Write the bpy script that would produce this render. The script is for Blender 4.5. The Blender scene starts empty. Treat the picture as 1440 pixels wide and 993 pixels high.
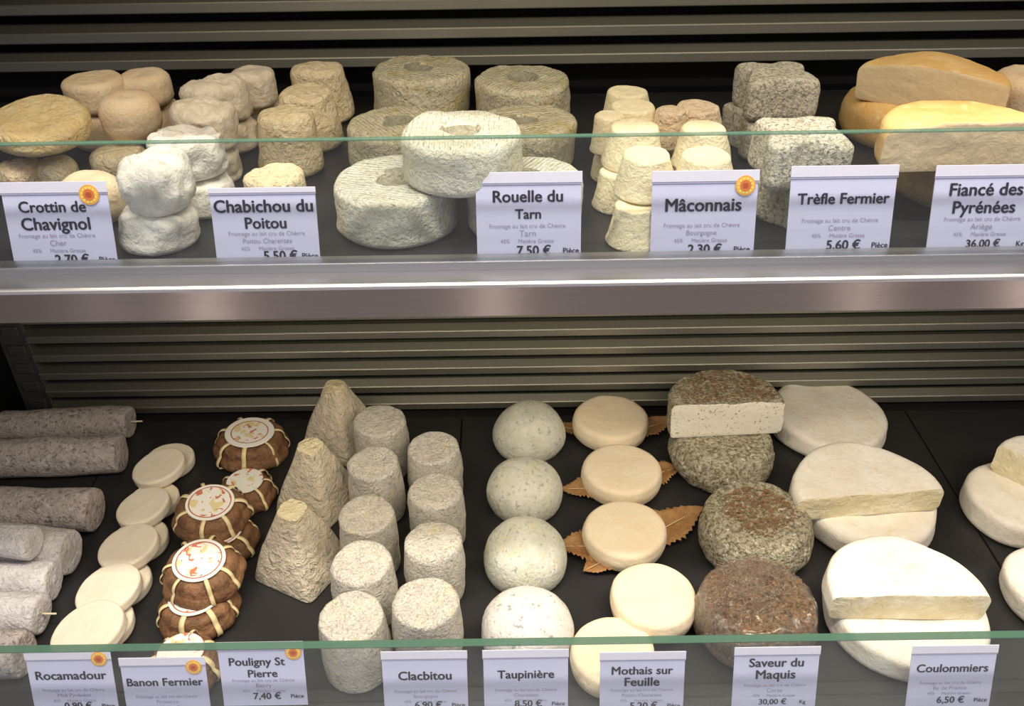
import bpy, bmesh, math, random
from mathutils import Vector, Matrix, noise

# ------------------------------------------------------------------ camera, world, lights, exposure
R = math.radians
F, CX, CY = 1250.0, 720.0, 496.5            # focal length in pixels of the 1440x993 frame
CAM = Vector((0, 0, 1.5)); PITCH = R(34.0); ROLL = R(0.85)
AX = Vector((0, math.cos(PITCH), -math.sin(PITCH)))
U0 = Vector((0, math.sin(PITCH), math.cos(PITCH))); R0 = Vector((1, 0, 0))
RT = R0*math.cos(ROLL) - U0*math.sin(ROLL); UP = U0*math.cos(ROLL) + R0*math.sin(ROLL)
S = bpy.context.scene; COL = S.collection
cd = bpy.data.cameras.new('camera'); cam = bpy.data.objects.new('camera', cd); COL.objects.link(cam)
cd.sensor_width = 36; cd.lens = F/1440*36; cd.clip_start = .01
cam.matrix_world = Matrix(((RT.x, UP.x, -AX.x, CAM.x), (RT.y, UP.y, -AX.y, CAM.y), (RT.z, UP.z, -AX.z, CAM.z), (0, 0, 0, 1)))
S.camera = cam
w = bpy.data.worlds.new('world'); S.world = w; w.use_nodes = True
w.node_tree.nodes['Background'].inputs[0].default_value = (.95, .90, 1.0, 1)
w.node_tree.nodes['Background'].inputs[1].default_value = .27
def area(name, loc, sx, sy, e, col, rot=(0, 0, 0)):
    l = bpy.data.lights.new(name, 'AREA'); l.shape = 'RECTANGLE'; l.size = sx; l.size_y = sy; l.energy = e; l.color = col
    o = bpy.data.objects.new(name, l); o.location = loc; o.rotation_euler = rot; COL.objects.link(o); return o
area('ceiling_tube_light', (.1, .03, 2.8), 1.9, .10, 34, (1, .93, .80))
area('back_fill_panel', (.1, -1.3, 3.1), 3.6, 1.0, 36, (1, .92, .80), (R(-24), 0, 0))  # added fill light, no known fixture, lifts the cheeses at the back
for z_ in (1.22, 1.61):      # warm tubes tucked behind the front rail of each shelf
    area('shelf_tube_light', (.16, .535, z_-.0245), 1.15, .02, 2.1, (1, .86, .62), (R(14), 0, 0))
for i, (x, e) in enumerate([(-1.33, 1.2), (-.98, 5), (-.06, 4), (1.13, 4), (1.69, 8)]):  # added unseen point lights near the floor, making vertical streaks on the rail
    l = bpy.data.lights.new('rail_streak_light', 'POINT'); l.energy = e; l.shadow_soft_size = .03; l.color = (1, .9, .8)
    o = bpy.data.objects.new('rail_streak_point', l); o.location = (x, -1.5, .085); COL.objects.link(o)
S.view_settings.view_transform = 'Standard'; S.view_settings.look = 'None'
S.view_settings.gamma = 1; S.view_settings.use_curve_mapping = False; S.view_settings.exposure = 0.16

UZ, LZ = 1.22, .83                          # height of the upper shelf floor and of the lower deck floor
BACK = .885                                 # depth of the back panel
def at(px, py, z):
    d = RT*((px-CX)/F) + UP*(-(py-CY)/F) + AX
    return CAM + d*((z-CAM.z)/d.z)
def depth(p): return (p-CAM).dot(AX)

# ------------------------------------------------------------------ materials
def new_mat(name):
    m = bpy.data.materials.new(name); m.use_nodes = True; nt = m.node_tree
    return m, nt, nt.nodes['Principled BSDF']
def plain(name, c, rough=.5, metal=0, **kw):
    m, nt, b = new_mat(name); b.inputs['Base Color'].default_value = (*c, 1)
    b.inputs['Roughness'].default_value = rough; b.inputs['Metallic'].default_value = metal
    for k, v in kw.items(): b.inputs[k].default_value = v
    return m
def coords(nt):
    tc = nt.nodes.new('ShaderNodeTexCoord'); oi = nt.nodes.new('ShaderNodeObjectInfo')
    mu = nt.nodes.new('ShaderNodeMath'); mu.operation = 'MULTIPLY'; mu.inputs[1].default_value = 7.3
    nt.links.new(oi.outputs['Random'], mu.inputs[0])
    ad = nt.nodes.new('ShaderNodeVectorMath'); ad.operation = 'ADD'
    nt.links.new(tc.outputs['Object'], ad.inputs[0]); nt.links.new(mu.outputs[0], ad.inputs[1]); return ad.outputs[0]
def nz(nt, co, scale, detail=4, rough=.6, dist=0):
    n = nt.nodes.new('ShaderNodeTexNoise'); n.inputs['Scale'].default_value = scale; n.inputs['Detail'].default_value = detail
    n.inputs['Roughness'].default_value = rough; n.inputs['Distortion'].default_value = dist
    nt.links.new(co, n.inputs['Vector']); return n.outputs['Fac']
def ramp(nt, fac, a, b):
    r = nt.nodes.new('ShaderNodeMapRange'); r.inputs[1].default_value = a; r.inputs[2].default_value = b
    nt.links.new(fac, r.inputs[0]); return r.outputs[0]
def mix(nt, fac, a, b):
    m = nt.nodes.new('ShaderNodeMix'); m.data_type = 'RGBA'
    if isinstance(fac, (int, float)): m.inputs[0].default_value = fac
    else: nt.links.new(fac, m.inputs[0])
    for i, v in ((6, a), (7, b)):
        if isinstance(v, tuple): m.inputs[i].default_value = (*v, 1)
        else: nt.links.new(v, m.inputs[i])
    return m.outputs[2]
def bump(nt, b, h, strength, dist, prev=None):
    n = nt.nodes.new('ShaderNodeBump'); n.inputs['Strength'].default_value = strength; n.inputs['Distance'].default_value = dist
    nt.links.new(h, n.inputs['Height'])
    if prev: nt.links.new(prev, n.inputs['Normal'])
    nt.links.new(n.outputs[0], b.inputs['Normal']); return n.outputs[0]
def rind(name, c1, c2, c3=None, s1=40, s2=260, thr=(.56, .66), amt=1.0, bmp=.5, bscale=350, c4=None, thr4=(.6, .7), s4=90, rough=.85, sss=.0, lines=None):
    m, nt, b = new_mat(name); co = coords(nt)
    c = mix(nt, ramp(nt, nz(nt, co, s1, 3), .36, .64), c1, c2)
    if c4: c = mix(nt, ramp(nt, nz(nt, co, s4, 4, .6, .5), *thr4), c, c4)
    if c3:
        f = ramp(nt, nz(nt, co, s2, 3, .7), *thr)
        mu = nt.nodes.new('ShaderNodeMath'); mu.operation = 'MULTIPLY'; mu.inputs[1].default_value = amt; nt.links.new(f, mu.inputs[0])
        c = mix(nt, mu.outputs[0], c, c3)
    nt.links.new(c, b.inputs['Base Color']); b.inputs['Roughness'].default_value = rough
    b.inputs['Specular IOR Level'].default_value = .25
    if sss: b.inputs['Subsurface Weight'].default_value = sss; b.inputs['Subsurface Scale'].default_value = .004
    p = bump(nt, b, nz(nt, co, bscale, 4, .65, .4), bmp, .0035)
    p = bump(nt, b, nz(nt, co, bscale*.3, 3, .6, 1.0), bmp*.6, .005, p)
    if lines:
        wv = nt.nodes.new('ShaderNodeTexWave'); wv.inputs['Scale'].default_value = lines; wv.inputs['Distortion'].default_value = .6
        nt.links.new(co, wv.inputs['Vector'])
        ge = nt.nodes.new('ShaderNodeNewGeometry'); sp = nt.nodes.new('ShaderNodeSeparateXYZ'); nt.links.new(ge.outputs['True Normal'], sp.inputs[0])
        mu = nt.nodes.new('ShaderNodeMath'); mu.operation = 'MULTIPLY'; nt.links.new(wv.outputs['Fac'], mu.inputs[0]); nt.links.new(ramp(nt, sp.outputs[2], .7, .9), mu.inputs[1])
        bump(nt, b, mu.outputs[0], .6, .0015, p)
    return m
M = {}
M['crottin'] = rind('crottin_rind', (.72, .54, .36), (.82, .68, .48), (.88, .79, .63), s2=500, amt=.4, bmp=.35)
M['orange'] = rind('wrinkled_orange_rind', (.70, .48, .30), (.82, .66, .45), (.88, .78, .62), s1=90, s2=300, amt=.6, bmp=1, bscale=280)
M['yellow'] = rind('aged_yellow_rind', (.74, .56, .27), (.80, .66, .40), (.88, .68, .22), s1=60, s2=45, thr=(.6, .72), amt=.6, bmp=.8, bscale=260)
M['white'] = rind('white_mould_rind', (.80, .78, .73), (.64, .61, .56), (.44, .41, .36), s1=55, s2=110, thr=(.56, .70), amt=.6, bmp=.6, bscale=160)
M['beige'] = rind('beige_white_rind', (.74, .66, .54), (.64, .56, .45), (.84, .78, .68), s1=50, s2=150, thr=(.5, .7), amt=.6, bmp=.6, bscale=170)
M['cream'] = rind('cream_wrinkled_rind', (.84, .72, .48), (.78, .64, .42), (.90, .82, .62), s1=60, s2=230, thr=(.5, .65), amt=.7, bmp=1.0, bscale=230)
M['rouelle'] = rind('grey_yellow_rind', (.72, .66, .48), (.80, .75, .58), (.38, .37, .29), s1=45, s2=330, thr=(.5, .66), amt=.6, bmp=.9, bscale=320, c4=(.66, .57, .28), thr4=(.52, .66), s4=45, lines=90)
M['rouelle_w'] = rind('grey_white_rind', (.74, .73, .65), (.64, .62, .50), (.42, .42, .36), s1=45, s2=330, thr=(.53, .68), amt=.5, bmp=.8, bscale=320, c4=(.66, .62, .40), thr4=(.62, .74), s4=40, lines=90)
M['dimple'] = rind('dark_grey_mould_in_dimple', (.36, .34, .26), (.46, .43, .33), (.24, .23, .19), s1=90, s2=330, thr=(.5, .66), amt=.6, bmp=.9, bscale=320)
M['macon'] = rind('pale_cream_rind', (.86, .78, .54), (.82, .72, .50), (.92, .88, .74), s1=70, s2=200, amt=.4, bmp=.5, bscale=260)
M['macon_o'] = rind('peach_wrinkled_rind', (.80, .60, .42), (.84, .70, .52), (.88, .80, .66), s1=90, s2=250, amt=.6, bmp=1, bscale=260)
M['ash'] = rind('ash_speckled_rind', (.84, .80, .68), (.74, .69, .56), (.24, .23, .20), s1=70, s2=360, thr=(.48, .62), amt=.8, bmp=1.0, bscale=420)
M['fiance'] = rind('orange_washed_rind', (.70, .42, .15), (.76, .53, .24), (.84, .70, .44), s1=35, s2=60, thr=(.56, .7), amt=.6, bmp=.3)
M['fiance_o'] = rind('ochre_rind', (.60, .43, .20), (.74, .58, .30), (.82, .74, .52), s1=40, s2=80, thr=(.5, .7), amt=.6, bmp=.5)
def paste(name, c1, c2, hole, s2=170, thr=(.70, .73), bmp=.3):
    return rind(name, c1, c2, hole, s1=30, s2=s2, thr=thr, amt=.8, bmp=bmp, bscale=120, rough=.6)
M['paste_f'] = paste('ivory_paste', (.72, .58, .38), (.67, .53, .34), (.30, .21, .12), 110, (.68, .71))
M['paste_c'] = paste('soft_yellow_paste', (.76, .66, .42), (.84, .77, .56), (.88, .84, .68), 60, (.55, .7), .9)
M['paste_m'] = paste('white_paste_with_herb_flecks', (.80, .77, .66), (.84, .80, .70), (.20, .17, .10), 300, (.60, .64))
M['log'] = rind('grey_mould_rind', (.56, .50, .49), (.40, .35, .34), (.13, .11, .10), s1=60, s2=210, thr=(.53, .66), amt=.8, bmp=.9, bscale=330, c4=(.68, .65, .67), thr4=(.55, .7), s4=60)
M['log_w'] = rind('pale_grey_rind', (.72, .69, .71), (.60, .57, .59), (.30, .28, .28), s1=50, s2=220, thr=(.55, .68), amt=.6, bmp=.8, bscale=300)
M['rocam'] = rind('smooth_cream_rind', (.80, .71, .58), (.84, .76, .63), (.88, .82, .70), s1=30, s2=90, thr=(.5, .8), amt=.5, bmp=.22, bscale=150)
M['pyra'] = rind('wrinkled_grey_cream_rind', (.70, .62, .48), (.62, .55, .44), (.80, .74, .62), s1=60, s2=240, thr=(.5, .66), amt=.6, bmp=1.4, bscale=150)
M['clac'] = rind('speckled_grey_white_rind', (.78, .74, .66), (.68, .64, .58), (.40, .37, .30), s1=80, s2=330, thr=(.54, .66), amt=.7, bmp=1.0, bscale=380, c4=(.84, .76, .55), thr4=(.58, .72), s4=60)
M['taup'] = rind('grey_green_mould_rind', (.60, .61, .52), (.74, .73, .66), (.30, .31, .29), s1=55, s2=200, thr=(.56, .68), amt=.75, bmp=.5, bscale=300, c4=(.68, .66, .44), thr4=(.56, .70), s4=50)
M['taup_w'] = rind('white_mould_rind_with_dark_spots', (.80, .78, .76), (.72, .69, .67), (.30, .29, .31), s1=55, s2=120, thr=(.58, .66), amt=.85, bmp=.5, bscale=280)
M['moth'] = rind('peach_cream_rind', (.85, .74, .56), (.85, .70, .51), (.90, .82, .66), s1=30, s2=90, thr=(.5, .75), amt=.5, bmp=.28, bscale=170)
M['maq'] = rind('herb_speckled_rind', (.62, .58, .45), (.46, .42, .30), (.16, .13, .07), s1=70, s2=260, thr=(.47, .60), amt=.85, bmp=1.3, bscale=300, c4=(.86, .83, .74), thr4=(.58, .66), s4=150)
M['maq_b'] = rind('herb_brown_rind', (.20, .13, .08), (.28, .19, .12), (.07, .045, .025), s1=70, s2=260, thr=(.5, .62), amt=.8, bmp=1.3, bscale=300, c4=(.70, .62, .48), thr4=(.62, .70), s4=190)
M['coul'] = rind('white_bloomy_rind', (.86, .83, .78), (.80, .74, .65), (.70, .60, .42), s1=35, s2=55, thr=(.58, .72), amt=.5, bmp=.35, bscale=170)
M['maq_b'].node_tree.nodes['Principled BSDF'].inputs['Coat Weight'].default_value = .8; M['maq_b'].node_tree.nodes['Principled BSDF'].inputs['Coat Roughness'].default_value = .12
M['leafwrap'] = rind('brown_dried_leaf_wrap', (.17, .085, .045), (.27, .14, .07), (.08, .04, .025), s1=60, s2=130, thr=(.5, .65), amt=.6, bmp=.8, bscale=120, rough=.5)
M['leaf'] = rind('dry_tan_leaf', (.36, .18, .07), (.46, .27, .12), (.22, .10, .04), s1=60, s2=160, thr=(.55, .7), amt=.6, bmp=.5, bscale=200, rough=.7)
M['raffia'] = plain('raffia_straw', (.80, .66, .38), .6)
M['straw'] = plain('rye_straw', (.66, .58, .42), .6)
M['herb'] = rind('dried_herb_needles', (.25, .12, .06), (.33, .18, .09), None, bmp=.2)
def label_mat():
    m, nt, b = new_mat('printed_paper_label'); co = coords(nt)
    tc = nt.nodes.new('ShaderNodeTexCoord')
    c = mix(nt, ramp(nt, nz(nt, co, 90, 1), .58, .62), (.86, .84, .80), (.78, .66, .36))
    c = mix(nt, ramp(nt, nz(nt, co, 120, 1, .5, 1), .63, .66), c, (.62, .20, .12))
    sp = nt.nodes.new('ShaderNodeVectorMath'); sp.operation = 'LENGTH'; nt.links.new(tc.outputs['Object'], sp.inputs[0])
    ring = ramp(nt, sp.outputs['Value'], .0206, .0208)
    c = mix(nt, ring, c, (.88, .86, .83))
    r2 = nt.nodes.new('ShaderNodeMath'); r2.operation = 'COMPARE'; r2.inputs[1].default_value = .0204; r2.inputs[2].default_value = .0006; nt.links.new(sp.outputs['Value'], r2.inputs[0])
    c = mix(nt, r2.outputs[0], c, (.45, .14, .08))
    nt.links.new(c, b.inputs['Base Color']); b.inputs['Roughness'].default_value = .35; return m
M['label'] = label_mat()
M['card'] = plain('lilac_white_card', (.62, .62, .88), .45)
M['sleeve'] = plain('clear_sleeve_fold', (.74, .72, .90), .2)
M['sleeve_line'] = plain('sleeve_crease', (.40, .38, .58), .3)
M['ink'] = plain('dark_violet_ink', (.035, .028, .06), .6)
M['ink_l'] = plain('grey_violet_ink', (.33, .29, .44), .6)
M['seal_o'] = plain('seal_orange', (.85, .38, .04), .5); M['seal_y'] = plain('seal_yellow', (.90, .68, .14), .5); M['seal_c'] = plain('seal_red_orange', (.66, .17, .02), .5); M['seal_r'] = plain('seal_red', (.42, .05, .02), .5)
def steel(name, c, rough, an):
    m, nt, b = new_mat(name); b.inputs['Metallic'].default_value = 1; b.inputs['Roughness'].default_value = rough
    b.inputs['Anisotropic'].default_value = an
    cx = nt.nodes.new('ShaderNodeCombineXYZ'); cx.inputs[2].default_value = 1; cx.inputs[1].default_value = .02; nt.links.new(cx.outputs[0], b.inputs['Tangent'])
    tc = nt.nodes.new('ShaderNodeTexCoord'); mp = nt.nodes.new('ShaderNodeMapping'); mp.inputs['Scale'].default_value = (3, 900, 900)
    nt.links.new(tc.outputs['Object'], mp.inputs[0]); f = nz(nt, mp.outputs[0], 1, 2)
    nt.links.new(mix(nt, f, tuple(x*.82 for x in c), tuple(min(1, x*1.1) for x in c)), b.inputs['Base Color'])
    return m
M['steel'] = steel('brushed_steel', (.24, .205, .195), .30, 1.0)
M['steel_highlight'] = plain('rail_edge_highlight', (.78, .76, .74), .28, 1)  # brighter colour on the rail bevel, painting in its highlight line
M['ledge'] = steel('satin_aluminium', (.44, .44, .47), .42, .3)
M['slat'] = steel('grey_metal_slat', (.37, .365, .32), .52, .3)
M['dark'] = plain('black_cavity', (.006, .006, .006), .7)
M['bracket'] = plain('dark_grey_upright', (.10, .10, .10), .5, .6)
def slate():
    m, nt, b = new_mat('black_slate_tray'); co = coords(nt)
    nt.links.new(mix(nt, nz(nt, co, 30, 4), (.012, .012, .014), (.026, .025, .028)), b.inputs['Base Color'])
    b.inputs['Roughness'].default_value = .42; bump(nt, b, nz(nt, co, 300, 3), .25, .0006); return m
M['slate'] = slate()
def glass():
    m, nt, b = new_mat('clear_glass_pane'); nt.nodes.remove(b)
    tr = nt.nodes.new('ShaderNodeBsdfTransparent'); tr.inputs[0].default_value = (.94, .96, .96, 1)
    gl = nt.nodes.new('ShaderNodeBsdfGlossy'); gl.inputs['Roughness'].default_value = .02; gl.inputs[0].default_value = (.9, .95, .95, 1)
    lw = nt.nodes.new('ShaderNodeLayerWeight'); lw.inputs[0].default_value = .5
    pw = nt.nodes.new('ShaderNodeMath'); pw.operation = 'POWER'; pw.inputs[1].default_value = 5; nt.links.new(lw.outputs['Facing'], pw.inputs[0])
    fr = nt.nodes.new('ShaderNodeMath'); fr.operation = 'MULTIPLY_ADD'; fr.inputs[1].default_value = .96; fr.inputs[2].default_value = .042; nt.links.new(pw.outputs[0], fr.inputs[0])
    mx = nt.nodes.new('ShaderNodeMixShader'); nt.links.new(fr.outputs[0], mx.inputs[0]); nt.links.new(tr.outputs[0], mx.inputs[1]); nt.links.new(gl.outputs[0], mx.inputs[2])
    nt.links.new(mx.outputs[0], nt.nodes['Material Output'].inputs[0]); return m
M['glass'] = glass()
M['gedge'] = plain('green_glass_edge', (.13, .26, .20), .15, 0, Alpha=.6)
M['gedge_d'] = plain('deep_green_glass_edge', (.08, .165, .125), .15, 0, Alpha=.75)
M['tile'] = rind('pale_floor_tile', (.60, .58, .60), (.68, .66, .68), None, s1=3, bmp=.05, rough=.4)

# ------------------------------------------------------------------ builders
def obj(name, bm, mat, parent=None, loc=None, rot=None, smooth=True, kind=None):
    me = bpy.data.meshes.new(name); bm.normal_update(); bm.to_mesh(me); bm.free()
    for m in (mat if isinstance(mat, (list, tuple)) else [mat]): me.materials.append(m)
    if smooth: me.polygons.foreach_set('use_smooth', [True]*len(me.polygons))
    o = bpy.data.objects.new(name, me); COL.objects.link(o)
    if parent: o.parent = parent
    if loc is not None: o.location = loc
    if rot is not None: o.rotation_euler = rot
    if kind: o['kind'] = kind
    return o
def tag(o, label, cat, group=None):
    o['label'] = label; o['category'] = cat
    if group: o['group'] = group
    return o
def thing(name, label, cat, loc, rot=(0, 0, 0), group=None):
    o = bpy.data.objects.new(name, None); o.empty_display_size = .02; COL.objects.link(o); o.location = loc; o.rotation_euler = rot
    return tag(o, label, cat, group)
def box(bm, x0, x1, y0, y1, z0, z1, bev=0):
    r = bmesh.ops.create_cube(bm, size=1)
    for v in r['verts']: v.co = Vector(((x0+x1)/2+v.co.x*(x1-x0), (y0+y1)/2+v.co.y*(y1-y0), (z0+z1)/2+v.co.z*(z1-z0)))
    if bev:
        es = list({e for v in r['verts'] for e in v.link_edges})
        bmesh.ops.bevel(bm, geom=es, offset=bev, segments=2, affect='EDGES', profile=.5)
    return bm
def B(*a, bev=0): return box(bmesh.new(), *a, bev=bev)
def fbm(p, sc, seed, oct_=3):
    q = p*sc + Vector((seed*3.17, seed*1.91, -seed*2.3)); v = 0; a = 1; t = 0
    for _ in range(oct_): v += noise.noise(q)*a; t += a; a *= .5; q = q*2.1
    return v/t
circ = lambda t: 1.0
def square(n=7, rot=0.0):
    def f(t):
        t += rot; return 1/((abs(math.cos(t))**n + abs(math.sin(t))**n)**(1/n))/1.16
    return f
clover = lambda t: .82 + .22*math.cos(4*(t-math.pi/4)) + .02*math.cos(8*t)
def profile(rb, rt, h, e, dome=0, dip=0, dipr=.3, bulge=0, eb=None):
    eb = e if eb is None else eb; P = [(0, 0)]
    for k in (.35, .7): P.append(((rb-eb)*k, 0))
    for k in range(6):
        a = k/5*math.pi/2; P.append((rb-eb+eb*math.sin(a), eb-eb*math.cos(a)))
    n = 6
    for k in range(1, n):
        s = k/n; z = eb+(h-e-eb)*s; P.append((rb+(rt-rb)*s+bulge*math.sin(s*math.pi), z))
    for k in range(6):
        a = k/5*math.pi/2; P.append((rt-e+e*math.cos(a), h-e+e*math.sin(a)))
    re = rt-e
    for k in range(1, 18):
        s = 1-k/18; z = h+dome*(1-s*s)
        if dip: z -= dip*max(0, min(1, (dipr*1.25-s)/(dipr*.45)))
        P.append((re*s, z))
    P.append((0, h+dome-(dip if dip else 0))); return P
def lathe(P, sh=circ, amp=.0008, sc=60, seed=1, wob=.0, seg=56, top_amp=None):
    bm = bmesh.new(); rows = []
    for (r, z) in P:
        if r < 1e-6: rows.append([bm.verts.new((0, 0, z))]); continue
        row = []
        for k in range(seg):
            t = 2*math.pi*k/seg; rr = r*(1+(sh(t)-1)*min(1, r/P[8][0]*1.0))
            row.append(bm.verts.new((rr*math.cos(t), rr*math.sin(t), z)))
        rows.append(row)
    for a, b in zip(rows, rows[1:]):
        for k in range(seg):
            j = (k+1) % seg
            if len(a) == 1: bm.faces.new((a[0], b[j], b[k]))
            elif len(b) == 1: bm.faces.new((a[k], a[j], b[0]))
            else: bm.faces.new((a[k], a[j], b[j], b[k]))
    bm.normal_update(); H = max(z for r, z in P)
    for v in bm.verts:
        p = v.co.copy(); n = v.normal.copy()
        d = fbm(p, sc, seed)*amp*2 + (fbm(p, 18, seed+9, 1)*wob*2 if wob else 0)
        if p.z < 1e-5: d = 0; 
        k = min(1, p.z/(H*.15+1e-9)); v.co = p + n*d*k
        if v.co.z < 0: v.co.z = 0
    return bm
def cheese(name, label, group, loc, P, mat, rot=(0, 0, 0), cat='cheese', **kw):
    o = obj(name, lathe(P, **kw), mat, loc=loc, rot=rot); return tag(o, label, cat, group)
def topat(px, py, wpx, z):
    p = at(px, py, z); return p, wpx/2*depth(p)/F
SD = [0]
def sd(): SD[0] += 1; return SD[0]

# ------------------------------------------------------------------ setting
def struct(name, bm, mat, **kw): o = obj(name, bm, mat, smooth=False, kind='structure', **kw); return o
struct('floor', B(-3, 3, -3, 1.6, -.05, 0), M['tile'])
wb = struct('wall_back', B(-.75, 1.1, BACK+.045, BACK+.06, .5, 2.3), M['dark'])
z = LZ-.012; n = 0
SL = []
zz = 1.5-.6615
while zz < 2.1:
    if abs(zz-UZ) > .012: SL.append(zz)
    zz += .0262
for zz in SL:
    x0 = -.566 if zz < UZ-.02 else -.72
    bm = bmesh.new(); sec = [(-.013, -.0085), (-.014, -.0075), (-.014, .0003), (-.0132, .0013), (-.004, .0062), (.004, .0062), (.004, -.0085)]
    va, vb = [[bm.verts.new((x, BACK+a, zz+b)) for a, b in sec] for x in (x0, 1.08)]
    for i in range(7): bm.faces.new((va[i], va[(i+1) % 7], vb[(i+1) % 7], vb[i]))
    bm.faces.new(va); bm.faces.new(vb[::-1]); bmesh.ops.recalc_face_normals(bm, faces=bm.faces)
    obj('slat', bm, M['slat'], wb, smooth=False)
up = obj('upright', B(-.600, -.566, BACK-.01, BACK+.012, .80, UZ-.02, bev=.001), M['bracket'], wb, smooth=False)
for i in range(14):
    zz = .84+i*.0262
    obj('upright_hook', B(-.592, -.572, BACK-.0135, BACK-.0095, zz, zz+.013, bev=.001), M['bracket'], wb, smooth=False)
struct('wall_left', B(-.78, -.755, .42, BACK+.05, .1, 2.3), M['dark'])
struct('wall_right', B(1.105, 1.13, .42, BACK+.05, .1, 2.3), M['dark'])

def rail_profile(parent, z, y0, y1, hface):
    bm = bmesh.new(); r = .0032
    pts = [(y1, z-.004), (y1, z)]
    for k in range(6):
        a = k/5*math.pi/2; pts.append((y0+r-r*math.sin(a), z-r+r*math.cos(a)))
    pts += [(y0, z-hface), (y0+.003, z-hface), (y0+.003, z-.004)]
    v0 = [bm.verts.new((-.75, y, zz)) for y, zz in pts]; v1 = [bm.verts.new((1.1, y, zz)) for y, zz in pts]
    n = len(pts)
    for i in range(n):
        j = (i+1) % n; bm.faces.new((v0[i], v0[j], v1[j], v1[i]))
    bm.faces.new(v0); bm.faces.new(v1[::-1]); bmesh.ops.recalc_face_normals(bm, faces=bm.faces)
    for f in bm.faces: f.material_index = 1 if abs(f.normal.z) > .98 else (2 if f.normal.z > .12 else 0)
    return obj('front_rail', bm, [M['steel'], M['ledge'], M['steel_highlight']], parent, smooth=False)
def shelf(name, label, z):
    t = thing(name, label, 'shelf', (0, .5, z))
    def P(nm, bm, mt, **k): o = obj(nm, bm, mt, t, smooth=False, **k); o.location = (0, -.5, -z); return o
    xs = [-.75, -.43, -.017, .395, 1.1]
    for a, b in zip(xs, xs[1:]): P('slate_panel', B(a+.0006, b-.0006, .532, BACK-.012, z-.006, z, bev=.0008), M['slate'])
    P('shelf_plate', B(-.75, 1.1, .506, BACK-.008, z-.02, z-.006), M['bracket'])
    r = rail_profile(t, z-.003, .50, .5235, .0245); r.location = (0, -.5, -z)
    P('glass_channel', B(-.75, 1.1, .5175, .5295, z-.004, z+.0035, bev=.001), M['ledge'])
    return t
shelf('upper_shelf', 'steel edged shelf with black slate panels carrying the upper row of cheeses', UZ)
shelf('top_shelf', 'steel edged shelf above the frame shading the row below', UZ+.39)
t = thing('lower_deck', 'black panelled bottom deck of the display case, under the lower row of cheeses', 'deck', (0, .6, LZ))
xs = [-.75, -.47, -.062, .336, .478, 1.1]
for a, b in zip(xs, xs[1:]):
    o = obj('slate_panel', B(a+.0008, b-.0008, .448, BACK-.03, LZ-.006, LZ, bev=.001), M['slate'], t, smooth=False); o.location = (0, -.6, -LZ)
o = obj('deck_base', B(-.75, 1.1, .41, BACK+.01, LZ-.03, LZ-.0065), M['dark'], t, smooth=False); o.location = (0, -.6, -LZ)
o = obj('front_rail', B(-.75, 1.1, .40, .447, LZ-.06, LZ-.001, bev=.002), M['ledge'], t, smooth=False); o.location = (0, -.6, -LZ)
o = obj('plinth', B(-.75, 1.1, .43, BACK, 0, LZ-.06), M['bracket'], t, smooth=False); o.location = (0, -.6, -LZ)
def guard(label, y, z0, z1, th, em):
    t = thing('glass_guard', label, 'glass', (0, y, z0), group=None)
    obj('pane', B(-.75, 1.1, 0, th, 0, z1-z0-.0006), M['glass'], t, smooth=False)
    obj('polished_edge', B(-.75, 1.1, 0, th, z1-z0-.0006, z1-z0+.0006, bev=.0003), M[em], t, smooth=False)
guard('long clear glass guard with green edge along the upper shelf front', .5195, UZ+.0035, 1.5-.5195*math.tan(PITCH+math.atan((194-CY)/F)), .0042, 'gedge')
guard('long clear glass guard with green edge along the lower deck front', .433, LZ-.001, 1.5-.433*math.tan(PITCH+math.atan((908-CY)/F)), .0066, 'gedge_d')

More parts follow.
